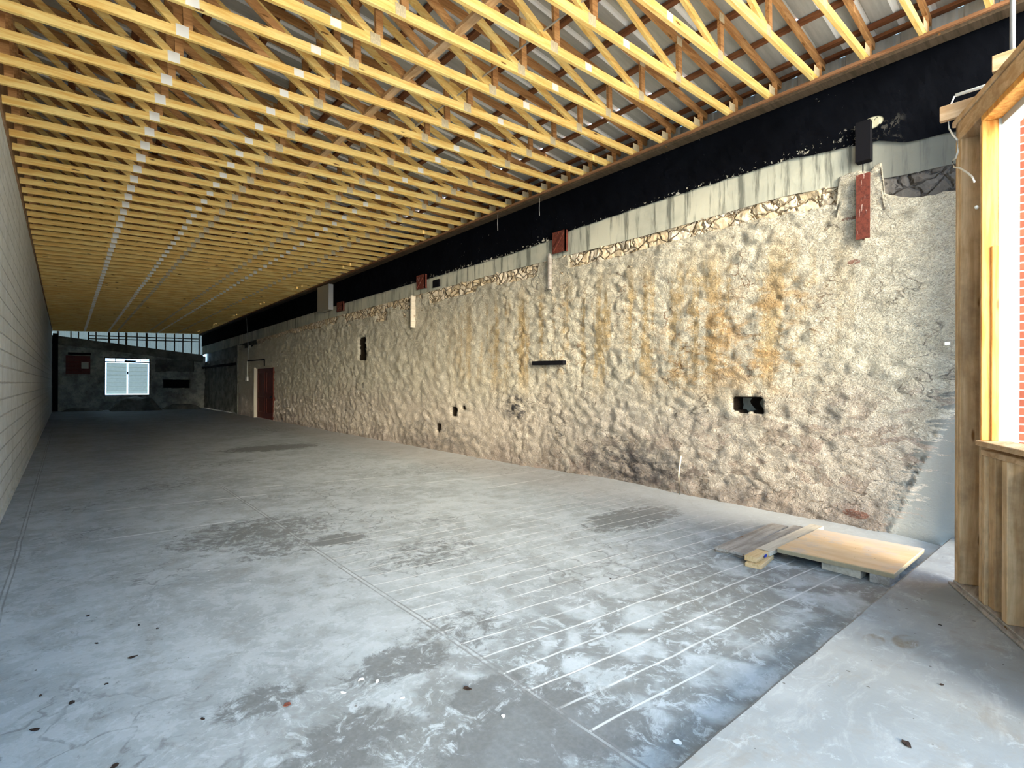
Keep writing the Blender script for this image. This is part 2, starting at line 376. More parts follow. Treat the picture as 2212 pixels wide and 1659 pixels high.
def mat_roof():
    g = G('galvanised_roof_sheet'); x = g.xyz(g.P)
    n = g.noise(g.scale(g.P, (.6, 6, 1)), 2.0, 5, .65); n2 = g.noise(g.P, 30, 3)
    c = g.mix(g.ss(n, .3, .7), (.40, .42, .40), (.56, .58, .55))
    c = g.mix(g.mul(n2, .25), c, (.3, .3, .28))
    return g.out(c, .45, g.bump(n2, .1, .003), .25, .5)
M['roof'] = mat_roof()
M['rib'] = simple('rib_light_colour', (.95, .95, .92), .35, .1, .5)  # bright stripes of light on the ribs put into a pale colour

def mat_translucent(name, col, tr=.6):
    g = G(name); x = g.xyz(g.P)
    n = g.noise(g.P, 9, 4); c = g.mix(n, tuple(q*.75 for q in col), col)
    d = g.n.new('ShaderNodeBsdfDiffuse'); t_ = g.n.new('ShaderNodeBsdfTranslucent'); mx = g.n.new('ShaderNodeMixShader')
    g.l.new(c, d.inputs['Color']); g.l.new(c, t_.inputs['Color']); mx.inputs[0].default_value = tr
    g.l.new(d.outputs[0], mx.inputs[1]); g.l.new(t_.outputs[0], mx.inputs[2])
    o = [q for q in g.n if q.type == 'OUTPUT_MATERIAL'][0]; g.l.new(mx.outputs[0], o.inputs['Surface'])
    return g.m
M['fibre'] = mat_translucent('weathered_fibreglass_sheet', (.60, .55, .43), .16)
M['shutter'] = mat_translucent('pale_shutter_slat', (.88, .80, .62), .15)

M['dark_wood'] = mat_wood('dark_gable_lumber', (.10, .07, .045), (.05, .035, .02))
M['door'] = mat_wood('red_brown_door', (.115, .022, .010), (.07, .012, .006), axis='z', knot=(.04, .01, .005))
M['door_trim'] = simple('cream_trim', (.66, .60, .48), .6)
M['rust'] = None
def mat_rust():
    g = G('red_oxide_steel'); n = g.noise(g.P, 30, 5, .7)
    c = g.mix(g.ss(n, .4, .65), (.15, .036, .022), (.08, .02, .014)); c = g.mix(g.gt(g.noise(g.scale(g.P, (1, 40, 4)), 1.5, 4), .66), c, (.55, .42, .36))
    return g.out(c, .7, g.bump(n, .4, .006), .1, .3)
M['rust'] = mat_rust()
def mat_ply():
    g = G('dusty_plywood'); x = g.xyz(g.P)
    n = g.noise(g.scale(g.P, (3, .8, 1)), 2.5, 5, .6); n2 = g.noise(g.warp(g.P, 4, .3), 3.5, 5, .7)
    c = g.mix(g.ss(n, .3, .7), (.70, .46, .24), (.80, .58, .36))
    c = g.mix(g.mul(g.ss(n2, .5, .66), .55), c, (.55, .47, .42))
    c = g.mix(g.mul(g.ss(g.add(x[0], g.mul(n2, .5)), 5.75, 6.3), .6), c, (.62, .58, .56))
    sp_ = g.voro(g.P, 11.0); c = g.mix(g.lt(sp_, .05), c, (.25, .15, .08))
    e = g.ss(x[2], .108, .100)
    c = g.mix(e, c, g.mix(g.noise(g.scale(g.P, (3, 14, 1)), 2, 4), (.34, .26, .16), (.46, .38, .24)))
    return g.out(c, .7, g.bump(n, .15, .003), 0, .3)
M['ply'] = mat_ply()
M['ply_back'] = mat_wood('osb_sheathing', (.42, .25, .12), (.26, .13, .05), dirt=.6, axis='z')
M['rim'] = mat_wood('rim_board', (.52, .34, .20), (.34, .20, .10), dirt=.3, axis='z')
M['white_trim'] = simple('white_painted_trim', (.52, .56, .52), .6)
M['leaf'] = simple('dry_dark_leaf', (.03, .018, .014), .8)
M['leaf_red'] = simple('dry_red_leaf', (.18, .06, .04), .8)
M['chip'] = simple('white_paint_chip', (.82, .83, .82), .8)
M['blue'] = simple('blue_ink_tag', (.02, .05, .42), .6)
M['rubble'] = mat_farwall(.5, 'cement_rubble')
g = G('pale_pavement'); M['pave'] = g.out(g.mix(g.noise(g.P, 2, 5), (.60, .55, .46), (.74, .69, .60)), .9)

# ------------------------------------------------------------------ mesh helpers
def bm_box(bm, x0, x1, y0, y1, z0, z1, mi=0, mat4=None):
    v = [bm.verts.new((x, y, z)) for x in (x0, x1) for y in (y0, y1) for z in (z0, z1)]
    if mat4 is not None:
        for q in v: q.co = mat4 @ q.co
    for f in ((0, 1, 3, 2), (4, 6, 7, 5), (0, 4, 5, 1), (2, 3, 7, 6), (0, 2, 6, 4), (1, 5, 7, 3)):
        fc = bm.faces.new([v[i] for i in f]); fc.material_index = mi
    return v
def bm_bar(bm, a, b, w_, h_, mi=0, up=(0, 0, 1)):
    """square-cut bar from a to b: w_ across, h_ along the up side"""
    a, b = Vector(a), Vector(b); d = b-a; L = d.length; d.normalize()
    u = Vector(up); s = d.cross(u)
    if s.length < 1e-4: s = Vector((0, 1, 0)) if abs(d.y) < .9 else Vector((1, 0, 0))
    s.normalize(); u = s.cross(d).normalized()
    mt = Matrix((d, s, u)).transposed().to_4x4(); mt.translation = a
    bm_box(bm, 0, L, -w_/2, w_/2, -h_/2, h_/2, mi, mt)
def bm_tube(bm, pts, r, seg=8, mi=0):
    pts = [Vector(p) for p in pts]; rings = []
    for i, p in enumerate(pts):
        d = (pts[min(i+1, len(pts)-1)] - pts[max(i-1, 0)]).normalized()
        a = d.cross(Vector((0, 0, 1)));
        if a.length < 1e-3: a = Vector((1, 0, 0))
        a.normalize(); b = d.cross(a)
        rings.append([bm.verts.new(p + (a*math.cos(t) + b*math.sin(t))*r) for t in [2*math.pi*k/seg for k in range(seg)]])
    for i in range(len(rings)-1):
        for k in range(seg):
            fc = bm.faces.new((rings[i][k], rings[i][(k+1) % seg], rings[i+1][(k+1) % seg], rings[i+1][k])); fc.material_index = mi; fc.smooth = True
    bm.faces.new(rings[0][::-1]); bm.faces.new(rings[-1])
def mesh_of(name, bm, mats, bevel=0):
    if bevel:
        bmesh.ops.bevel(bm, geom=list(bm.edges), offset=bevel, segments=1, affect='EDGES', clamp_overlap=True)
    bmesh.ops.recalc_face_normals(bm, faces=bm.faces)
    me = bpy.data.meshes.new(name); bm.to_mesh(me); bm.free()
    for q in (mats if isinstance(mats, (list, tuple)) else [mats]): me.materials.append(q)
    return me
def link(name, me, parent=None, loc=(0, 0, 0), rot=(0, 0, 0)):
    o = bpy.data.objects.new(name, me); COL.objects.link(o); o.location = loc; o.rotation_euler = rot
    if parent is not None: o.parent = parent
    return o
def obj(name, bm, mats, parent=None, bevel=0, loc=(0, 0, 0), rot=(0, 0, 0)):
    return link(name, mesh_of(name, bm, mats, bevel), parent, loc, rot)
def tag(o, label=None, cat=None, group=None, kind=None):
    if label: o['label'] = label
    if cat: o['category'] = cat
    if group: o['group'] = group
    if kind: o['kind'] = kind
    return o
def thing(name, label, cat, loc=(0, 0, 0), group=None, rot=(0, 0, 0)):
    o = bpy.data.objects.new(name, None); o.empty_display_size = .1; COL.objects.link(o); o.location = loc; o.rotation_euler = rot
    return tag(o, label, cat, group)
def struct(o, label=None, cat=None): return tag(o, label, cat, None, 'structure')
def B(*a, **k):
    bm = bmesh.new(); bm_box(bm, *a, **k); return bm
def pl(tab, y):
    if y <= tab[0][0]: return tab[0][1]
    for (a, za), (b, zb) in zip(tab, tab[1:]):
        if y <= b: return za + (zb-za)*(y-a)/(b-a)
    return tab[-1][1]
def N3(x, y, z): return mn.noise(Vector((x, y, z)))

# ------------------------------------------------------------------ floor, slab, ground
def floor_h(x, y):
    h = .010*N3(x*.5, y*.35, 0) + .004*N3(x*1.7, y*1.7, 3)
    h += .05*math.exp(-((x-6.5)/.9)**2)*math.exp(-((y-5.3)/1.3)**2)
    h += .03*max(0, min(1, (x-6.2)/.5))
    if y < 1.4: h *= (y-1.1)/.3
    return h
def build_floor():
    ys = []; y = 1.05
    while y < 38.75: ys.append(y); y += .06 + max(0, y-4)*.02
    ys.append(38.8); xs = [XL-.1 + i*.1 for i in range(79)]
    bm = bmesh.new()
    gr = [[bm.verts.new((x, y, floor_h(x, y))) for x in xs] for y in ys]
    for j in range(len(ys)-1):
        for i in range(len(xs)-1):
            bm.faces.new((gr[j][i], gr[j][i+1], gr[j+1][i+1], gr[j+1][i])).smooth = True
    return obj('floor', bm, M['floor'])
struct(build_floor())
bm = bmesh.new()
xs = [-.7+.15*i for i in range(53)]
prev = None
for x in xs:
    e = 1.155-.026*x + .010*N3(x*3, 1, 1) + .004*N3(x*14, 5, 1)
    top = [bm.verts.new((x, -2.6, .10)), bm.verts.new((x, e-.02, .10)), bm.verts.new((x, e, .085)), bm.verts.new((x, e+.012, -.02)), bm.verts.new((x, -2.6, -.02))]
    if prev:
        for k in range(4): bm.faces.new((prev[k], prev[k+1], top[k+1], top[k]))
    prev = top
struct(obj('trim_1', bm, M['slab']), 'raised concrete entry slab')
struct(obj('ground_outside', B(-40, 40, -60, -2.6, -.25, -.02), M['pave']))

# ------------------------------------------------------------------ right wall
CT = [(-2, 4.10), (.6, 4.14), (1.34, 4.19), (1.6, 4.30), (2.55, 4.40), (4.45, 4.38), (6.3, 4.33), (6.5, 4.27), (7.8, 4.22), (11, 4.20), (17.6, 4.18), (24, 4.12), (38.6, 4.0)]
CB = [(-2, 3.78), (1.34, 3.86), (2.55, 3.97), (4.45, 3.92), (9.4, 3.90), (17.6, 3.83), (24, 3.70), (38.6, 3.45)]
SB = [(-2, 3.45), (1.3, 3.60), (1.56, 3.72), (3.1, 3.77), (4.45, 3.73), (6.1, 3.70), (9.4, 3.64), (12, 3.62), (17, 3.60), (22, 3.62), (29.4, 3.30)]
caps = [(1.57, 2.0, 4.05), (6.22, 6.98, 3.95), (10.9, 11.7, 3.90), (15.9, 16.5, 3.80), (12.4, 13.4, 3.72), (8.3, 8.9, 3.76)]
def ww_top(y):
    z = pl(SB, y)
    for a, b, t in caps:
        if a <= y <= b: z = max(z, t + .02*N3(y*9, 2, 2))
    j = 1.6 if y > 10 else (.25 if y > 2.2 else .15)
    st = math.floor(y*1.6 + 3*N3(y*.7, 0, 0))
    z += j*.11*N3(st*3.7, 8, 2) + .05*j*N3(y*4, 4, 4) + .025*N3(y*11, 1, 9)
    return z
holes = [  # y0,y1,z0,z1,depth
    (2.84, 3.24, 1.25, 1.46, .30), (14.35, 14.85, 2.32, 3.0, .22), (9.62, 9.86, .86, 1.10, .16), (9.30, 9.46, 1.04, 1.12, .12), (10.35, 10.5, .42, .66, .14), (13.0, 13.7, 3.40, 3.62, .18)]
def relief(y, z):
    a = y*2.9 + .35*N3(y*2, z*3, 1); b = z*5.8 + .35*N3(y*2, z*3, 7)
    d = mn.voronoi(Vector((a, b, .3)), distance_metric='DISTANCE', exponent=2.5)[0]
    e = min(1, (d[1]-d[0])*2.2)
    amp = 1.0 if y < 9 else .8
    h = .030*amp*e + .035*N3(y*1.1, z*1.3, 4) + .020*N3(y*5, z*8, 2) + .011*N3(y*13, z*20, 6)
    pat = 1.5*(y-1.1) + .55*(z-.9)
    if pat < .12: h = h*max(0, .12+pat*1.0)*1.0 + .03
    if z < .35: h += .03*(.35-z)/.35
    if y > 8: h += min(1, (y-8)/4)*(.030*N3(y*2.4, z*4.5, 12) + .022*N3(y*6, z*9, 15))
    return h
def build_ww(y0, y1, dy, nz, name, X0, mat, parent):
    n = int(round((y1-y0)/dy)); bm = bmesh.new(); g_ = []
    for j in range(n+1):
        y = y0 + (y1-y0)*j/n; zt = ww_top(y); row = []
        for i in range(nz+1):
            ia = int(nz*.9); zf = 3.42
            z = -.05 + (zf+.05)*i/ia if i <= ia else zf + (zt-zf)*(i-ia)/(nz-ia)
            h = relief(y, z)
            if y > 29: h = h*1.3
            for (a, b, c, d_, dp) in holes:
                wob = .03*N3(y*6, z*6, 5)
                if a+wob < y < b+wob and c+wob < z < d_+wob: h = -dp + .04*N3(y*8, z*8, 3)
            if i == nz: h -= .05
            row.append(bm.verts.new((X0-h, y, z)))
        # lip that turns back over the top
        row.append(bm.verts.new((X0+.16, y, zt+.0)))
        g_.append(row)
    for j in range(n):
        for i in range(nz+1):
            bm.faces.new((g_[j][i], g_[j+1][i], g_[j+1][i+1], g_[j][i+1])).smooth = True
    return obj(name, bm, mat, parent)
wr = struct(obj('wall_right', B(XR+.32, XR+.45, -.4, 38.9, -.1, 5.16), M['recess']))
DY0, DY1, DZ = 23.25, 25.95, 2.29
build_ww(-.2, 8.0, .024, 150, 'whitewashed_stone', XR+.02, M['whitewash'], wr)
build_ww(8.0, DY0, .05, 90, 'whitewashed_stone', XR+.02, M['whitewash'], wr)
# around the door
def ww_strip(y0, y1, z0f, name, X0, mat):
    bm = bmesh.new(); g_ = []; n = max(2, int((y1-y0)/.09)); nz = 50
    for j in range(n+1):
        y = y0+(y1-y0)*j/n; zt = ww_top(y) - (.0 if y < 29.4 else .35); row = []
        for i in range(nz+1):
            z = z0f + (zt-z0f)*i/nz; row.append(bm.verts.new((X0-relief(y, z), y, z)))
        row.append(bm.verts.new((X0+.2, y, zt))); g_.append(row)
    for j in range(n):
        for i in range(nz+1): bm.faces.new((g_[j][i], g_[j+1][i], g_[j+1][i+1], g_[j][i+1])).smooth = True
    return obj(name, bm, mat, wr)
ww_strip(DY0, DY1, DZ, 'whitewashed_stone', XR+.02, M['whitewash'])
ww_strip(DY1, 29.4, -.05, 'whitewashed_stone', XR+.02, M['whitewash'])
ww_strip(29.4, 38.7, -.05, 'shaded_stone', XR+.16, M['recess'])  # far corner shade carried by the dark recess colour
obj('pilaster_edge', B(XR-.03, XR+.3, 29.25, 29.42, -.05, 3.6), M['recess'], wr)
def strip(name, y0, y1, zb, zt, X0, amp, mat, dy=.05, nz=8, fr=4):
    bm = bmesh.new(); g_ = []; n = int((y1-y0)/dy)
    for j in range(n+1):
        y = y0+(y1-y0)*j/n; a, b = zb(y), zt(y); row = []
        for i in range(nz+1):
            z = a+(b-a)*i/nz; row.append(bm.verts.new((X0 - amp*(N3(y*fr, z*fr*1.3, 3)+.4*N3(y*fr*3, z*fr*3, 8)), y, z)))
        row.append(bm.verts.new((XR+.33, y, b))); g_.append(row)
    for j in range(n):
        for i in range(nz+1): bm.faces.new((g_[j][i], g_[j+1][i], g_[j+1][i+1], g_[j][i+1]))
    return obj(name, bm, mat, wr)
strip('stone_course', -.4, 26, lambda y: pl(SB, y)-.25, lambda y: pl(CB, y)+.02+.03*N3(y*3, 0, 0), XR+.05, .045, M['stone'], .04, 12, 5)
strip('concrete_beam', -.4, 38.6, lambda y: pl(CB, y)-.0, lambda y: pl(CT, y)+.02, XR+.03, .004, M['beam'], .12, 3)
strip('black_parapet', -.4, 38.7, lambda y: pl(CT, y)+.012*N3(y*5, 0, 3), lambda y: cz(6.7, y)-.095, XR+.005, .012, M['black'], .05, 10, 6)

# timber plates on top of the right wall
for k, (zo, w_, nm) in enumerate([(-.064, .20, 'lower'), (-.100, .16, 'upper')]):
    bm = bmesh.new()
    bm_bar(bm, (6.62, -.6, cz(6.7, -.6)+zo), (6.62, 38.5, cz(6.7, 38.5)+zo), .26, .035)
    if k == 1:
        bm.free(); bm = bmesh.new(); bm_bar(bm, (6.60, -.6, cz(6.7, -.6)+zo), (6.60, 38.5, cz(6.7, 38.5)+zo), .16, .036)
    tag(obj('wall_plate', bm, M['plate'] if k == 0 else M['dark_wood']), 'long timber wall plate under the truss ends, %s of the two' % ('upper and wider' if k == 0 else 'lower and narrower'), 'timber')

# door in the right wall
dr = struct(bpy.data.objects.new('door_1', None)); COL.objects.link(dr); dr.location = (XR+.06, DY0, 0)
W_ = DY1-DY0
bm = B(.0, .05, .0, W_, -.03, DZ); obj('door_leaf', bm, M['door'], dr)
for (a, b, c, d) in ((.15, 1.2, .25, 1.0), (1.5, 2.55, .25, 1.0), (.15, 1.2, 1.15, 2.15), (1.5, 2.55, 1.15, 2.15)):
    bm = bmesh.new()
    for q in ((a, b, c, c+.06), (a, b, d-.06, d), (a, a+.06, c, d), (b-.06, b, c, d)): bm_box(bm, -.02, .0, q[0], q[1], q[2], q[3])
    obj('door_panel_moulding', bm, M['door'], dr)
obj('door_jamb', B(-.14, .02, W_-.02, W_+.10, -.03, DZ+.06), M['door_trim'], dr)
obj('door_jamb', B(-.10, .02, -.06, .0, -.03, DZ+.02), M['door'], dr)
bm = bmesh.new(); bmesh.ops.create_uvsphere(bm, u_segments=12, v_segments=8, radius=.05); obj('door_knob', bm, M['black_iron'], dr, loc=(-.06, .35, 1.02))

# ------------------------------------------------------------------ left wall
wl = struct(obj('wall_left', B(XL-.2, XL, -.6, 38.6, -.05, 4.80), M['block']))
bm = bmesh.new()
bm_bar(bm, (XL-.1, -.6, 4.84+.02-.015), (XL-.1, 38.5, 4.84-.37+.02), .24, .05)
tag(obj('sill_plate', bm, M['rim']), 'pale sill plate lying along the top of the block wall', 'timber')
bm = bmesh.new()
for i in range(-13, 66):
    y = 6.19+.5*i; z = cz(-.5, y)
    bm_box(bm, XL-.06, XL-.03, y, y+.5, z-.06, z+1.27)
ob = obj('rim_sheathing', bm, M['rim'], wl)
# ledge at the foot of the left wall
obj('cement_fillet', B(XL, XL+.03, 1.1, 38.5, -.02, .05), M['block'], wl)

# ------------------------------------------------------------------ trusses
HX = [.835, 2.298, 3.776, 5.289]
RX = -.5                                # root X
def hh(X): return .26 + .134*(6.73-X)
CH, CW = .089, .038
def lx(X): return X-RX
def t_bottom(bm, mi=0): bm_box(bm, lx(-.56), lx(6.74), -CW/2, CW/2, -CH/2, CH/2, mi)
def t_top(bm, mi=0): bm_bar(bm, (lx(-.56), 0, hh(-.56)), (lx(6.88), 0, hh(6.88)), CW, CH, mi)
verts_ = [-.50]+HX+[6.68]
def t_vert(bm, X, mi=0): bm_bar(bm, (lx(X)+.03, 0, CH/2), (lx(X)+.03, 0, hh(X)-.03), CW*.95, .075, mi, up=(1, 0, 0))
diags = [(.80, -.44), (2.26, .87), (3.74, 2.33), (5.25, 3.81), (1.57, .14), (3.02, 1.58)]
def t_diag(bm, d, mi=0): bm_bar(bm, (lx(d[0]), 0, CH*.35), (lx(d[1]), 0, hh(d[1])-.05), CW*.95, .075, mi)
plates = [(X-.02, .012, .105, .105) for X in HX] + [(1.88, 0, .10, .075), (4.288, 0, .10, .075)] + [(6.58, .08, .16, .10)]+ [(X+.02, hh(X)-.03, .11, .09) for X in HX]
def t_plate(bm, p, mi=0):
    bm_box(bm, lx(p[0])-p[2]/2, lx(p[0])+p[2]/2, -CW/2-.003, -CW/2, p[1]-p[3]/2, p[1]+p[3]/2, mi)
def mk(fn, *a):
    bm = bmesh.new(); fn(bm, *a); return bm
me_b = mesh_of('bottom_chord', mk(t_bottom), M['pine']); me_t = mesh_of('top_chord', mk(t_top), M['pine_dim'])
me_v = [mesh_of('vertical_web', mk(t_vert, X), M['pine_dim']) for X in verts_]
me_d = [mesh_of('diagonal_web', mk(t_diag, d), M['pine'] if k < 4 else M['pine_dim']) for k, d in enumerate(diags)]
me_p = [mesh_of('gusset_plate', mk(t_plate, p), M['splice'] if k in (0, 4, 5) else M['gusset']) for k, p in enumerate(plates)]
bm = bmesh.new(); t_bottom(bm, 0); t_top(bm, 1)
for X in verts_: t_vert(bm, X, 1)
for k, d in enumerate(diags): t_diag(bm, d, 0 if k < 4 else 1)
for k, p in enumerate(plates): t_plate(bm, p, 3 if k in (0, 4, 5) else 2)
me_far = mesh_of('roof_truss', bm, [M['pine'], M['pine_dim'], M['gusset'], M['splice']])
ones = ['first', 'second', 'third', 'fourth', 'fifth', 'sixth', 'seventh', 'eighth', 'ninth', 'tenth', 'eleventh', 'twelfth', 'thirteenth', 'fourteenth', 'fifteenth', 'sixteenth', 'seventeenth', 'eighteenth', 'nineteenth']
tens = {2: 'twenty', 3: 'thirty', 4: 'forty', 5: 'fifty', 6: 'sixty', 7: 'seventy', 8: 'eighty'}
tenth = {2: 'twentieth', 3: 'thirtieth', 4: 'fortieth', 5: 'fiftieth', 6: 'sixtieth', 7: 'seventieth', 8: 'eightieth'}
def ordinal(n):
    if n < 20: return ones[n-1]
    t_, u = divmod(n, 10); return tenth[t_] if u == 0 else tens[t_]+'-'+ones[u-1]
I0, I1, INEAR = -12, 64, 16
for k, i in enumerate(range(I0, I1+1)):
    y = 6.19+.5*i; z = cz(RX, y); rot = (0, -math.atan(TX), 0)
    grp = 'pine roof trusses'
    nearend = (i-I0) <= (I1-i)
    lab = ('pine roof truss, %s in the row from the near storefront end' % ordinal(i-I0+1)) if nearend else ('pine roof truss, %s in the row from the shuttered far wall' % ordinal(I1-i+1))
    if i <= INEAR:
        t = thing('roof_truss', lab, 'roof truss', (RX, y, z), grp, rot)
        link('bottom_chord', me_b, t); link('top_chord', me_t, t)
        for q in me_v: link('vertical_web', q, t)
        for q in me_d: link('diagonal_web', q, t)
        for q in me_p: link('gusset_plate', q, t)
    else:
        tag(link('roof_truss', me_far, None, (RX, y, z), rot), lab, 'roof truss', grp)

# lateral brace board on the bottom chords, thin rod, purlins, roof sheet
bm = bmesh.new(); bm_bar(bm, (2.90, 2.0, cz(2.9, 2.0)+.068), (2.90, 20, cz(2.9, 20)+.068), .089, .04)
tag(obj('brace_board', bm, M['frame_y']), 'long pine brace board laid across the truss bottom chords', 'timber')
bm = bmesh.new(); bm_tube(bm, [(3.60, y, cz(3.6, y)+.12+.01*math.sin(y)) for y in [1.0+.5*k for k in range(28)]], .009)
tag(obj('steel_rod', bm, M['grey_wire']), 'thin grey rod running lengthwise through the truss webs', 'rod')
def rz(X, y): return cz(RX, y) + (hh(X)+CH/2)*math.cos(.0433) + (X-RX)*TX    # underside of purlins
pX = [6.86, 6.63, 6.05, 5.45, 4.85, 4.25, 3.65, 3.05, 2.45, 1.85, 1.25, .65, .05, -.5]
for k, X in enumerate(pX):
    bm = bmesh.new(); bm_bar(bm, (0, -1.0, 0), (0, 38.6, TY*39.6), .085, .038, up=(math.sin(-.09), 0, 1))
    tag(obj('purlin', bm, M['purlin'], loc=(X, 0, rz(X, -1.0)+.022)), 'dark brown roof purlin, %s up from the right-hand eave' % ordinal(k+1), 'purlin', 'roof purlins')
def build_roof():
    bm = bmesh.new(); prof = []; y = -1.2; k = 0
    while y < 38.8:
        prof += [(y, 0), (y+.19, 0), (y+.205, .022), (y+.245, .022), (y+.26, 0)]; y += .265
    X_ = [-.9, 6.02, 6.13, 7.25]
    gr = []
    for (yy, hz_) in prof:
        gr.append([bm.verts.new((X, yy, rz(X, yy)+.042+hz_ + (0 if X < 6.5 else .0))) for X in X_])
    rng = random.Random(3)
    for j in range(len(prof)-1):
        for i in range(3):
            if i == 1 and (j % 5) in (1, 2) and rng.random() < .75: continue   # open rib ends at the eave lap
            bm.faces.new((gr[j][i], gr[j+1][i], gr[j+1][i+1], gr[j][i+1])).material_index = 1 if j % 5 in (2, 3) else 0
    return obj('ceiling', bm, [M['roof'], M['rib']])
struct(build_roof(), 'ribbed grey metal roof sheeting')
# siding that closes the eave above the right wall
bm = bmesh.new(); y = -.6; pr = None
while y < 38.8:
    for (yy, d) in ((y, 0), (y+.19, 0), (y+.205, .02), (y+.245, .02)):
        c = [bm.verts.new((6.93+d, yy, cz(6.7, yy)-.12)), bm.verts.new((6.93+d, yy, rz(6.9, yy)+.03))]
        if pr: bm.faces.new((pr[0], c[0], c[1], pr[1]))
        pr = c
    y += .265
obj('eave_siding', bm, M['roof'], wr)

# ------------------------------------------------------------------ far wall
SL = lambda X: 4.19 + (3.41-4.19)*(X+.44)/(6.98)
def grid_wall(name, zt, rects, mat):
    bm = bmesh.new(); nx, nz = 74, 44; g_ = {}
    x0, x1 = XL, XR+.2
    xs_ = sorted(set([x0+(x1-x0)*i/nx for i in range(nx+1)] + [r[0] for r in rects]+[r[1] for r in rects]))
    zs_ = sorted(set([-.05+3.35*i/nz for i in range(nz+1)] + [r[2] for r in rects]+[r[3] for r in rects] + [3.38]))
    def vv(i, k):
        if (i, k) not in g_:
            X, Z = xs_[i], zs_[k]
            if k == len(zs_)-1: Z = zt(X)
            g_[(i, k)] = bm.verts.new((X, YF + .05*N3(X*2, Z*3, 1) + .03*N3(X*6, Z*7, 2), Z))
        return g_[(i, k)]
    for i in range(len(xs_)-1):
        for k in range(len(zs_)-1):
            cx_, cz_ = (xs_[i]+xs_[i+1])/2, (zs_[k]+zs_[k+1])/2
            if any(r[0] < cx_ < r[1] and r[2] < cz_ < r[3] for r in rects): continue
            bm.faces.new((vv(i, k), vv(i+1, k), vv(i+1, k+1), vv(i, k+1)))
    return obj(name, bm, mat)
WX0, WX1, WZ0, WZ1 = 1.72, 3.92, .90, 3.12
wf = struct(grid_wall('wall_far', SL, [(WX0, WX1, WZ0, WZ1), (4.60, 6.02, 1.31, 1.83), (4.23, 6.25, 2.36, 3.06)], M['far']))
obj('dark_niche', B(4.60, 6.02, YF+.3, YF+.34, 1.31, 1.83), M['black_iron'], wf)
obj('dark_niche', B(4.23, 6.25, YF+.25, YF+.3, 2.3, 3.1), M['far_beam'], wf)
bm = bmesh.new()
for (a, b, c, d) in ((4.58, 6.04, 1.27, 1.31), (4.58, 6.04, 1.83, 1.87), (4.21, 6.27, 2.31, 2.36), (4.21, 6.27, 3.06, 3.10)): bm_box(bm, a, b, YF, YF+.3, c, d)
for (a, c, d) in ((4.56, 1.27, 1.87), (6.02, 1.27, 1.87), (4.19, 2.31, 3.1), (6.25, 2.31, 3.1)): bm_box(bm, a, a+.04, YF, YF+.3, c, d)
obj('niche_lining', bm, M['far_beam'], wf)
obj('brick_infill', B(.0, 1.08, YF-.07, YF+.02, 2.10, 3.16), M['brick_infill'], wf)
obj('bare_block', B(.68, 1.0, YF-.10, YF-.06, 2.42, 2.80), M['door_trim'], wf)
obj('dark_lintel', B(.1, 1.1, YF-.09, YF+.02, 3.2, 3.33), M['black_iron'], wf)
bm = bmesh.new()
v = []
for X in (XL, 6.75):
    v.append([bm.verts.new((X, yy, SL(X)+dz)) for yy, dz in ((YF-.12, -.42), (YF-.12, .06), (YF+.2, .06), (YF+.2, -.42))])
for k in range(4): bm.faces.new((v[0][k], v[0][(k+1) % 4], v[1][(k+1) % 4], v[1][k]))
bm.faces.new(v[0]); bm.faces.new(v[1][::-1]); obj('sloping_beam', bm, M['far_beam'], wf)
# gable sheeting above
bm = bmesh.new(); X = XL; pr = None
while X < 6.75:
    for (xx, d) in ((X, 0), (X+.15, 0), (X+.16, .02), (X+.19, .02)):
        c = [bm.verts.new((xx, YF+.18+d, SL(xx))), bm.verts.new((xx, YF+.18+d, cz(xx, YF)+hh(xx)+.1))]
        if pr: bm.faces.new((pr[0], c[0], c[1], pr[1]))
        pr = c
    X += .2
obj('gable_sheeting', bm, M['fibre'], wf)
gf = thing('gable_framing', 'dark timber gable framing in front of grey sheeting on the far wall', 'timber framing', (0, YF, 0))
for X in [-.33, .22, .55, .99, 1.33, 1.93, 2.38, 2.75, 3.28, 3.75, 4.25, 4.72, 5.2, 5.65, 6.12, 6.55]:
    wd = .10 if X in (1.93, 2.75, 3.75) else .06
    obj('gable_stud', B(X-wd/2, X+wd/2, .02, .12, SL(X)+.05, cz(X, YF)-.03), M['dark_wood'], gf)
for zz in (.12, .30):
    bm = bmesh.new(); bm_bar(bm, (1.0, .13, cz(1, YF)-zz-.12), (6.6, .13, cz(6.6, YF)-zz-.22), .03, .06); obj('gable_girt', bm, M['dark_wood'], gf)
# shuttered window
wn = struct(bpy.data.objects.new('window_1', None)); COL.objects.link(wn); wn.location = (WX0, YF, WZ0)
def slat_leaf(x0, x1, name):
    bm = bmesh.new(); z = .05; n = 0; pr = None
    while z < 1.90:
        for (zz, d) in ((z, 0), (z+.17, 0), (z+.18, -.03), (z+.205, -.03), (z+.215, 0)):
            if zz > 1.92: break
            c = [bm.verts.new((x0, .12+d, zz)), bm.verts.new((x1, .12+d, zz))]
            if pr: bm.faces.new((pr[0], pr[1], c[1], c[0]))
            pr = c
        z += .235
    return obj(name, bm, M['shutter'], wn)
WW = WX1-WX0
slat_leaf(.10, WW/2-.035, 'shutter_leaf'); slat_leaf(WW/2+.035, WW-.10, 'shutter_leaf')
bm = bmesh.new()
bm_box(bm, -.02, .04, -.02, .1, -.0, 2.22); bm_box(bm, WW-.04, WW+.02, -.02, .1, 0, 2.22); bm_box(bm, 0, WW, .0, .1, 1.93, 1.99); bm_box(bm, 0, WW, .0, .1, 2.16, 2.22)
for xx in (.5, 1.0, 1.7): bm_box(bm, xx, xx+.03, .02, .08, 1.99, 2.16)
bm_box(bm, 0, WW, .04, .07, 2.065, 2.09)
bm_box(bm, .95, 1.5, .0, .09, 1.99, 2.06)
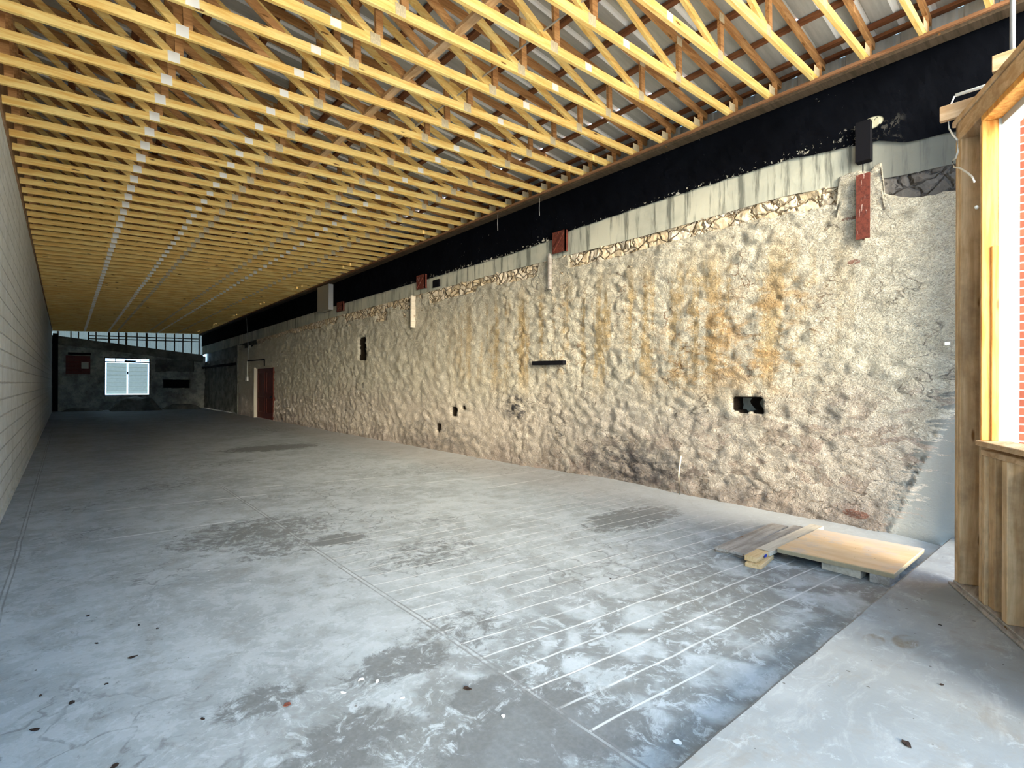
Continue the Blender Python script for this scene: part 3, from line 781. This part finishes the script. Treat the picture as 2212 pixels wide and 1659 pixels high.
obj('window_frame', bm, M['dark_wood'], wn)
for (zz0, zz1) in ((.62, .80),): obj('shutter_bolt', B(WW/2-.03, WW/2+.03, .06, .1, zz0+.6, zz1+.6), M['black_iron'], wn)
# dark heap and ledges at the far end
def lump(x0, x1, y0, y1, h, seed):
    bm = bmesh.new(); n = 14; g_ = []
    for i in range(n+1):
        row = []
        for j in range(n+1):
            u, v_ = i/n, j/n; e = min(1, 4*min(u, 1-u))*min(1, 5*v_)
            row.append(bm.verts.new((x0+(x1-x0)*u, y0+(y1-y0)*v_, -.02+h*e*(.85+.3*N3(u*3+seed, v_*3, seed)))))
        g_.append(row)
    for i in range(n):
        for j in range(n): bm.faces.new((g_[i][j], g_[i+1][j], g_[i+1][j+1], g_[i][j+1])).smooth = True
    return bm
tag(obj('loading_ramp', lump(1.9, 4.4, 36.5, 38.38, .82, 2), M['recess']), 'dark ramp of earth below the shuttered window', 'ramp')
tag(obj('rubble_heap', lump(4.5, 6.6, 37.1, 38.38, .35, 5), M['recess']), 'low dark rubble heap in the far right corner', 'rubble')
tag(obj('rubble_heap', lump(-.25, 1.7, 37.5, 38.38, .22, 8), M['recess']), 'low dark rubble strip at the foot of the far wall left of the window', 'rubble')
tag(obj('corner_post', B(-.55, -.32, 38.1, 38.36, 0, 4.35), M['black_iron'], bevel=.01), 'black square post in the far left corner', 'post')

# ------------------------------------------------------------------ things on the right wall
colm = thing('steel_column', 'dark red steel column stub set in the stone wall nearest the storefront', 'steel column', (XR, 1.72, 3.24))
bm = bmesh.new(); bm_box(bm, -.06, -.045, -.055, .075, 0, .72); bm_box(bm, -.045, .1, .005, .018, 0, .72); obj('flange', bm, M['rust'], colm)
bm = bmesh.new(); bm_box(bm, -.075, .05, -.06, .08, .86, 1.30); obj('upper_stub', bm, M['black_iron'], colm)
bm = bmesh.new(); bm_bar(bm, (-.04, .015, .74), (-.04, .015, .86), .01, .01); obj('tie_rod', bm, M['black_iron'], colm)
def bracket(y0, y1, z0, z1, label, m_=M['rust']):
    t = thing('steel_bracket', label, 'steel bracket', (XR-.04, y0, z0), 'steel brackets in the beam')
    W1, H1 = y1-y0, z1-z0
    bm = bmesh.new(); bm_box(bm, -.02, 0, 0, W1, 0, H1); bm_box(bm, -.02, .05, 0, .02, 0, H1); obj('bracket_plate', bm, m_, t)
    bm = bmesh.new(); bm_bar(bm, (-.03, W1*.1, H1*.9), (-.03, W1*.9, H1*.1), .02, .03); obj('bracket_rib', bm, m_, t)
    bm = bmesh.new()
    for k in range(5):
        mt = Matrix.Translation((-.025, W1*(.14+.18*k), H1*.92)); bmesh.ops.create_uvsphere(bm, u_segments=8, v_segments=5, radius=.012, matrix=mt)
    obj('rivets', bm, m_, t)
bracket(6.22, 6.54, 3.98, 4.36, 'rust red riveted steel bracket above the slim pale strip')
bracket(10.93, 11.32, 3.98, 4.33, 'rust red steel bracket beside the black notch in the beam')
bracket(15.9, 16.35, 3.95, 4.25, 'dark red steel bracket just right of the hanging metal sheet')
tag(obj('black_notch', B(XR-.02, XR+.02, 10.35, 10.62, 3.95, 4.12), M['black_iron']), 'small black notch in the concrete beam right of the red bracket', 'notch')  # small black block set in the beam face
bm = bmesh.new(); bm_box(bm, -.16, 0, 0, 1.0, 0, .84)
gd = obj('metal_duct', bm, simple('galvanised_duct', (.50, .50, .49), .4, .7), loc=(XR-.05, 16.66, 4.06)); tag(gd, 'grey galvanised sheet metal duct hanging against the black band', 'duct')
bm = bmesh.new(); bm_bar(bm, (XR-.06, 6.22, 2.00), (XR-.06, 7.02, 2.01), .09, .075)
tag(obj('embedded_timber', bm, M['black_iron'], bevel=.006), 'short charred black timber sticking out of the whitewashed wall', 'timber')
bm = bmesh.new(); bm_tube(bm, [(XR-.07, 3.95, .0), (XR-.07, 3.97, .32), (XR-.06, 3.94, .60)], .012)
tag(obj('thin_stick', bm, M['plank_new']), 'thin pale stick standing upright at the wall foot', 'stick')
bm = bmesh.new(); bm_bar(bm, (XR-.05, 11.50, 3.05), (XR-.05, 11.50, 3.86), .12, .05, up=(0, 1, 0))
tag(obj('pale_batten', bm, M['plank_new']), 'pale vertical batten painted into the wall below a red bracket', 'batten')
bm = bmesh.new(); bm_bar(bm, (XR-.04, 6.62, 3.35), (XR-.04, 6.62, 4.0), .06, .04, up=(0, 1, 0))
tag(obj('pale_batten', bm, M['plank']), 'slim grey-brown vertical batten below the nearest riveted bracket', 'batten')
# wire and switch by the door
bm = bmesh.new(); bm_tube(bm, [(XR-.12, 27.2, 4.90), (XR-.12, 27.0, 4.2), (XR-.11, 26.9, 3.5), (XR-.1, 26.8, 2.75)], .012, 6)
tag(obj('hanging_cable', bm, M['grey_wire']), 'thin grey cable dropping from the roof to the door conduit', 'cable')
cd = thing('conduit_run', 'dark conduit frame with a white switch box above the red door', 'conduit', (XR-.08, 24.3, 1.75))
bm = bmesh.new(); bm_tube(bm, [(0, 0, .62), (0, 0, .92), (0, 2.8, .95)], .025, 6); obj('conduit_pipe', bm, M['black_iron'], cd)
bm = bmesh.new(); bm_tube(bm, [(0, 2.8, .97), (0, 2.8, .15)], .03, 6); obj('white_conduit', bm, M['white_pvc'], cd)
obj('switch_box', B(-.06, .02, 2.68, 2.92, -.02, .18), M['white_pvc'], cd)
bm = bmesh.new(); bm_tube(bm, [(XR+.02, 29.6, 2.64), (XR+.0, 38.3, 2.62)], .07, 8)
tag(obj('black_pipe', bm, M['black_iron']), 'black pipe running level along the dark far corner wall', 'pipe')
for k, yy in enumerate((6.75, 7.95)):
    bm = bmesh.new(); bm_tube(bm, [(6.53, yy, 5.06), (6.525, yy, 4.85), (6.535, yy+.005, 4.70)], .005, 6)
    tag(obj('wire_tail', bm, M['white_pvc']), 'short white wire hanging at the wall plate, %s' % ('nearer one' if k == 0 else 'farther one'), 'wire')

# ------------------------------------------------------------------ plywood sheet, planks, blocks
bm = bmesh.new(); v = []
for z in (.070, .112):
    v.append([bm.verts.new((x, y, z)) for x, y in ((4.99, 1.075), (5.97, 1.06), (5.93, 1.93), (4.95, 1.95))])
for k in range(4): bm.faces.new((v[0][k], v[0][(k+1) % 4], v[1][(k+1) % 4], v[1][k]))
bm.faces.new(v[1]); bm.faces.new(v[0][::-1])
tag(obj('plywood_sheet', bm, M['ply']), 'thick tan plywood sheet lying raised beside the entry slab', 'plywood')
def prop(name, x0, x1, y0, y1, z0, z1, mt, label, cat, rot=0, group=None):
    cx_, cy_ = (x0+x1)/2, (y0+y1)/2
    bm = B(x0-cx_, x1-cx_, y0-cy_, y1-cy_, 0, z1-z0)
    return tag(obj(name, bm, mt, bevel=.003, loc=(cx_, cy_, z0), rot=(0, 0, rot)), label, cat, group)
prop('timber_block', 4.98, 5.28, 1.10, 1.24, .0, .069, M['plank'], 'weathered block propping the plywood corner beside the slab', 'block')
prop('timber_block', 5.00, 5.12, 1.30, 1.60, .0, .069, M['plank_new'], 'grey block under the middle of the plywood front edge', 'block', -.05)
def plank(x0, x1, y0, y1, z0, z1, mt, label, rot=0): return prop('plank', x0, x1, y0, y1, z0, z1, mt, label, 'plank', rot, 'planks beside the plywood')
plank(4.72, 6.05, 2.26, 2.44, .025, .050, M['plank'], 'grey weathered plank lying farthest from the plywood', .01)
plank(4.70, 6.10, 2.11, 2.24, .035, .062, M['plank'], 'grey-brown plank in the middle of the three', -.01)
plank(4.86, 6.20, 1.97, 2.10, .045, .085, M['plank_new'], 'pale dusty board lying right next to the plywood', -.01)
lb = prop('lumber_offcut', 4.60, 4.88, 1.99, 2.095, .040, .085, M['plank_cut'], 'short pine offcut with a blue stamped end, on top of another', 'offcut', .02)
obj('stamp', B(.02, .075, -.0575, -.0565, .010, .036), M['blue'], lb)
prop('lumber_offcut', 4.56, 4.94, 1.955, 2.09, .0, .038, M['plank_cut'], 'short pine offcut flat on the floor under the stamped one', 'offcut', .12)
prop('lumber_offcut', 4.74, 4.84, 2.13, 2.44, .0, .027, M['plank'], 'dark crosswise offcut holding up the grey planks', 'offcut', .0)

# ------------------------------------------------------------------ wooden storefront wall
A0 = Vector((5.06, .712, .10)); DR = Vector((-.8978, -.4404, 0)); DD = Vector((.4404, -.8978, 0))
def wbox(bm, s0, s1, d0, d1, z0, z1):
    mt = Matrix((DR, DD, Vector((0, 0, 1)))).transposed().to_4x4(); mt.translation = Vector((A0.x, A0.y, 0))
    bm_box(bm, s0, s1, d0, d1, z0, z1, 0, mt)
wroot = thing('stud_wall', 'open wooden stud wall with a window opening at the right edge', 'stud wall', tuple(A0))
def wpart(name, mt, *boxes, bevel=.004):
    bm = bmesh.new()
    for b in boxes: wbox(bm, *b)
    for q in bm.verts: q.co -= A0
    return obj(name, bm, mt, wroot, bevel=bevel)
S1 = 2.15
wpart('bottom_plate', M['plank'], (-.03, S1, -.005, .15, .10, .14))
wpart('stud', M['frame'], (-.02, .02, 0, .14, .14, 3.58)); wpart('stud', M['frame'], (.021, .06, .004, .14, .14, 3.58))
wpart('stud', M['frame'], (.375, .41, .003, .14, .14, 3.40)); wpart('stud', M['frame'], (.43, .468, 0, .14, .14, 1.14)); wpart('stud', M['frame'], (.47, .56, .02, .14, .14, 1.14))
for s in (.70, 1.12, 1.52): wpart('stud', M['frame'], (s, s+.07, 0, .14, .14, 1.14))
wpart('stud', M['frame'], (S1-.36, S1-.29, 0, .14, .14, 3.40)); wpart('stud', M['frame'], (S1-.05, S1, 0, .14, .14, 3.58))
wpart('window_stool', M['frame_x'], (.41, S1-.3, -.03, .16, 1.205, 1.24)); wpart('sill_rail', M['frame_x'], (.41, S1-.3, 0, .14, 1.14, 1.18))
wpart('sheathing', M['ply_back'], (-.02, S1, .14, .155, .10, 1.14)); wpart('sheathing', M['ply_back'], (-.02, .40, .14, .155, 1.14, 3.62))
wpart('header', M['frame_x'], (-.02, S1, 0, .14, 3.445, 3.58)); wpart('header_lining', M['jamb'], (.41, S1-.3, -.004, .10, 3.405, 3.445))
wpart('top_plate', M['frame_x'], (-.06, S1, -.01, .15, 3.58, 3.625))
wpart('jamb_lining', M['jamb'], (.41, .425, -.004, .085, 1.24, 3.405)); wpart('jamb_stop', M['jamb'], (.425, .44, .045, .085, 1.24, 2.55))
wpart('exterior_casing', M['white_trim'], (.405, .425, .085, .195, 1.22, 3.41), (.425, S1-.3, .10, .195, 3.36, 3.41), bevel=.002)
wpart('exterior_ledge', M['white_trim'], (.40, S1-.3, .16, .21, 1.19, 1.225), bevel=.002)
wpart('dust_strip', M['plank'], (-.05, S1, -.03, 0, .10, .118))
# roof timbers resting on the stud wall
for (nm, x, y0, y1, z0, z1, lab) in (('roof_timber', 5.05, .81, .1, 3.627, 3.74, 'short timber resting on the end of the stud wall'), ('roof_timber', 4.50, .46, -.3, 3.627, 3.73, 'second short timber resting on the stud wall beside the pipe')):
    tag(obj(nm, B(x-.02, x+.02, y1, y0, z0, z1), M['frame_y'], bevel=.003), lab, 'timber')
bm = bmesh.new(); bm_tube(bm, [(5.05, .72, 3.80), (5.05, .45, 3.80)], .013, 8)
tag(obj('light_stick', bm, M['white_pvc']), 'short white conduit tube lying on top of the stud wall', 'conduit')
pts = [(5.039, .723, 3.791), (5.085, .755, 3.749), (5.10, .770, 3.668), (5.084, .762, 3.58), (5.014, .728, 3.492), (4.954, .695, 3.428), (4.939, .688, 3.335), (4.975, .705, 3.301), (5.036, .735, 3.304), (5.005, .720, 3.246), (4.902, .670, 3.194), (4.798, .617, 3.115), (4.732, .585, 3.061), (4.699, .568, 3.01)]
bm = bmesh.new(); bm_tube(bm, pts, .006, 8)
tag(obj('dangling_cable', bm, M['white_pvc']), 'dangling white cable hanging down the end stud', 'cable')
pp = thing('vertical_pipe', 'grey vertical pipe rising above the stud wall to the trusses', 'pipe', (4.92, .40, 3.84))
bm = bmesh.new(); bm_tube(bm, [(0, 0, .02), (0, 0, 1.45)], .016, 8); obj('pipe', bm, M['grey_wire'], pp)
obj('pipe_base', B(-.07, .07, -.07, .07, -.21, .03), M['black_iron'], pp, bevel=.01)
bm = bmesh.new(); bmesh.ops.create_uvsphere(bm, u_segments=14, v_segments=8, radius=.025, matrix=Matrix.Diagonal((1, .5, .5, 1)))
tag(obj('cable_clip', bm, M['white_pvc'], loc=(4.728, .560, 2.84)), 'small round white clip on the second stud', 'clip')
tag(obj('wall_tag', B(XR-.09, XR-.07, .98, 1.02, 2.02, 2.05), M['white_pvc']), 'tiny white tag on the stone wall beside the end stud', 'tag')
# brick building seen through the window opening
struct(obj('wall_outside', B(6.35, 6.60, -.9, .55, -.02, 4.5), M['brick']), 'red brick wall outside the window opening')

# ------------------------------------------------------------------ bits on the floor
def flake(r, seed, curl=.3):
    rg = random.Random(seed); bm = bmesh.new(); n = 7
    top = []; bot = []
    for k in range(n):
        a = 2*math.pi*k/n; rr = r*(.55+.6*rg.random()); z = curl*r*rg.random()
        top.append(bm.verts.new((rr*math.cos(a)*1.3, rr*math.sin(a)*.8, z+.003))); bot.append(bm.verts.new((rr*math.cos(a)*1.3, rr*math.sin(a)*.8, z)))
    c = bm.verts.new((0, 0, .004)); d = bm.verts.new((0, 0, 0))
    for k in range(n):
        bm.faces.new((c, top[k], top[(k+1) % n])); bm.faces.new((d, bot[(k+1) % n], bot[k])); bm.faces.new((top[k], bot[k], bot[(k+1) % n], top[(k+1) % n]))
    return bm
D = [(.30, 3.69, 0, .020, 'dark curled leaf on the pale floor left of centre, larger of the bits there'), (.03, 3.37, 0, .016, 'dark leaf scrap on the floor near the left wall'),
     (-.10, 3.22, 0, .016, 'dark leaf scrap lowest at the left edge of the picture'), (.84, 2.65, 1, .020, 'reddish dry leaf on the grey floor'),
     (.50, 2.80, 0, .010, 'small dark twig bit left of the reddish leaf'), (.16, 2.70, 0, .014, 'dark leaf bit at the bottom left of the floor'),
     (.37, 4.15, 0, .010, 'dark crumb, left one of a close pair on the left floor'), (.46, 4.02, 0, .011, 'dark crumb, right one of a close pair on the left floor'),
     (.12, 4.54, 0, .013, 'dark sliver farthest back on the left floor'), (.15, 4.03, 0, .011, 'dark speck on the left floor in front of the sliver'),
     (.17, 3.46, 0, .008, 'tiny dark speck just before the curled leaf'), (1.60, 2.18, 0, .022, 'black scrap lying on a pale patch of the lower middle floor'),
     (3.41, 2.66, 0, .010, 'dark crumb among the grooves toward the planks'), (-.09, 3.55, 0, .010, 'dark crumb close to the left wall foot')]
for k, (x, y, c, r, lab) in enumerate(D):
    tag(obj('dry_leaf', flake(r, k), M['leaf_red'] if c else M['leaf'], loc=(x, y, floor_h(x, y)+.001), rot=(0, 0, k*1.3)), lab, 'leaf', 'leaf scraps on the floor')
E_ = [(1.21, 2.62, .016, 'white paint chip in the lower middle floor, left of a pair'), (1.27, 2.55, .014, 'white paint chip in the lower middle floor, right of a pair'),
      (1.09, 2.57, .012, 'white paint chip farthest left of the chips'), (1.30, 2.33, .010, 'small white paint chip by the black scrap'),
      (1.60, 1.89, .012, 'white paint chip in the dark stained patch at the bottom'), (2.08, 1.24, .022, 'white paint chip close to the slab edge at the bottom'), (2.90, 1.94, .010, 'small white chip among the floor grooves')]
for k, (x, y, r, lab) in enumerate(E_):
    tag(obj('paint_chip', flake(r, 50+k, .1), M['chip'], loc=(x, y, floor_h(x, y)+.001), rot=(0, 0, k)), lab, 'paint chip', 'paint chips on the floor')
for k, (x, y, r, lab) in enumerate([(2.67, .53, .022, 'dark splinter lying on the entry slab near the bottom edge'), (4.16, .66, .008, 'dark speck on the slab in front of the stud wall'), (3.33, .52, .009, 'dark speck in the middle of the slab')]):
    tag(obj('dry_leaf', flake(r, 90+k), M['leaf'], loc=(x, y, .101), rot=(0, 0, k+.5)), lab, 'leaf', 'leaf scraps on the slab')
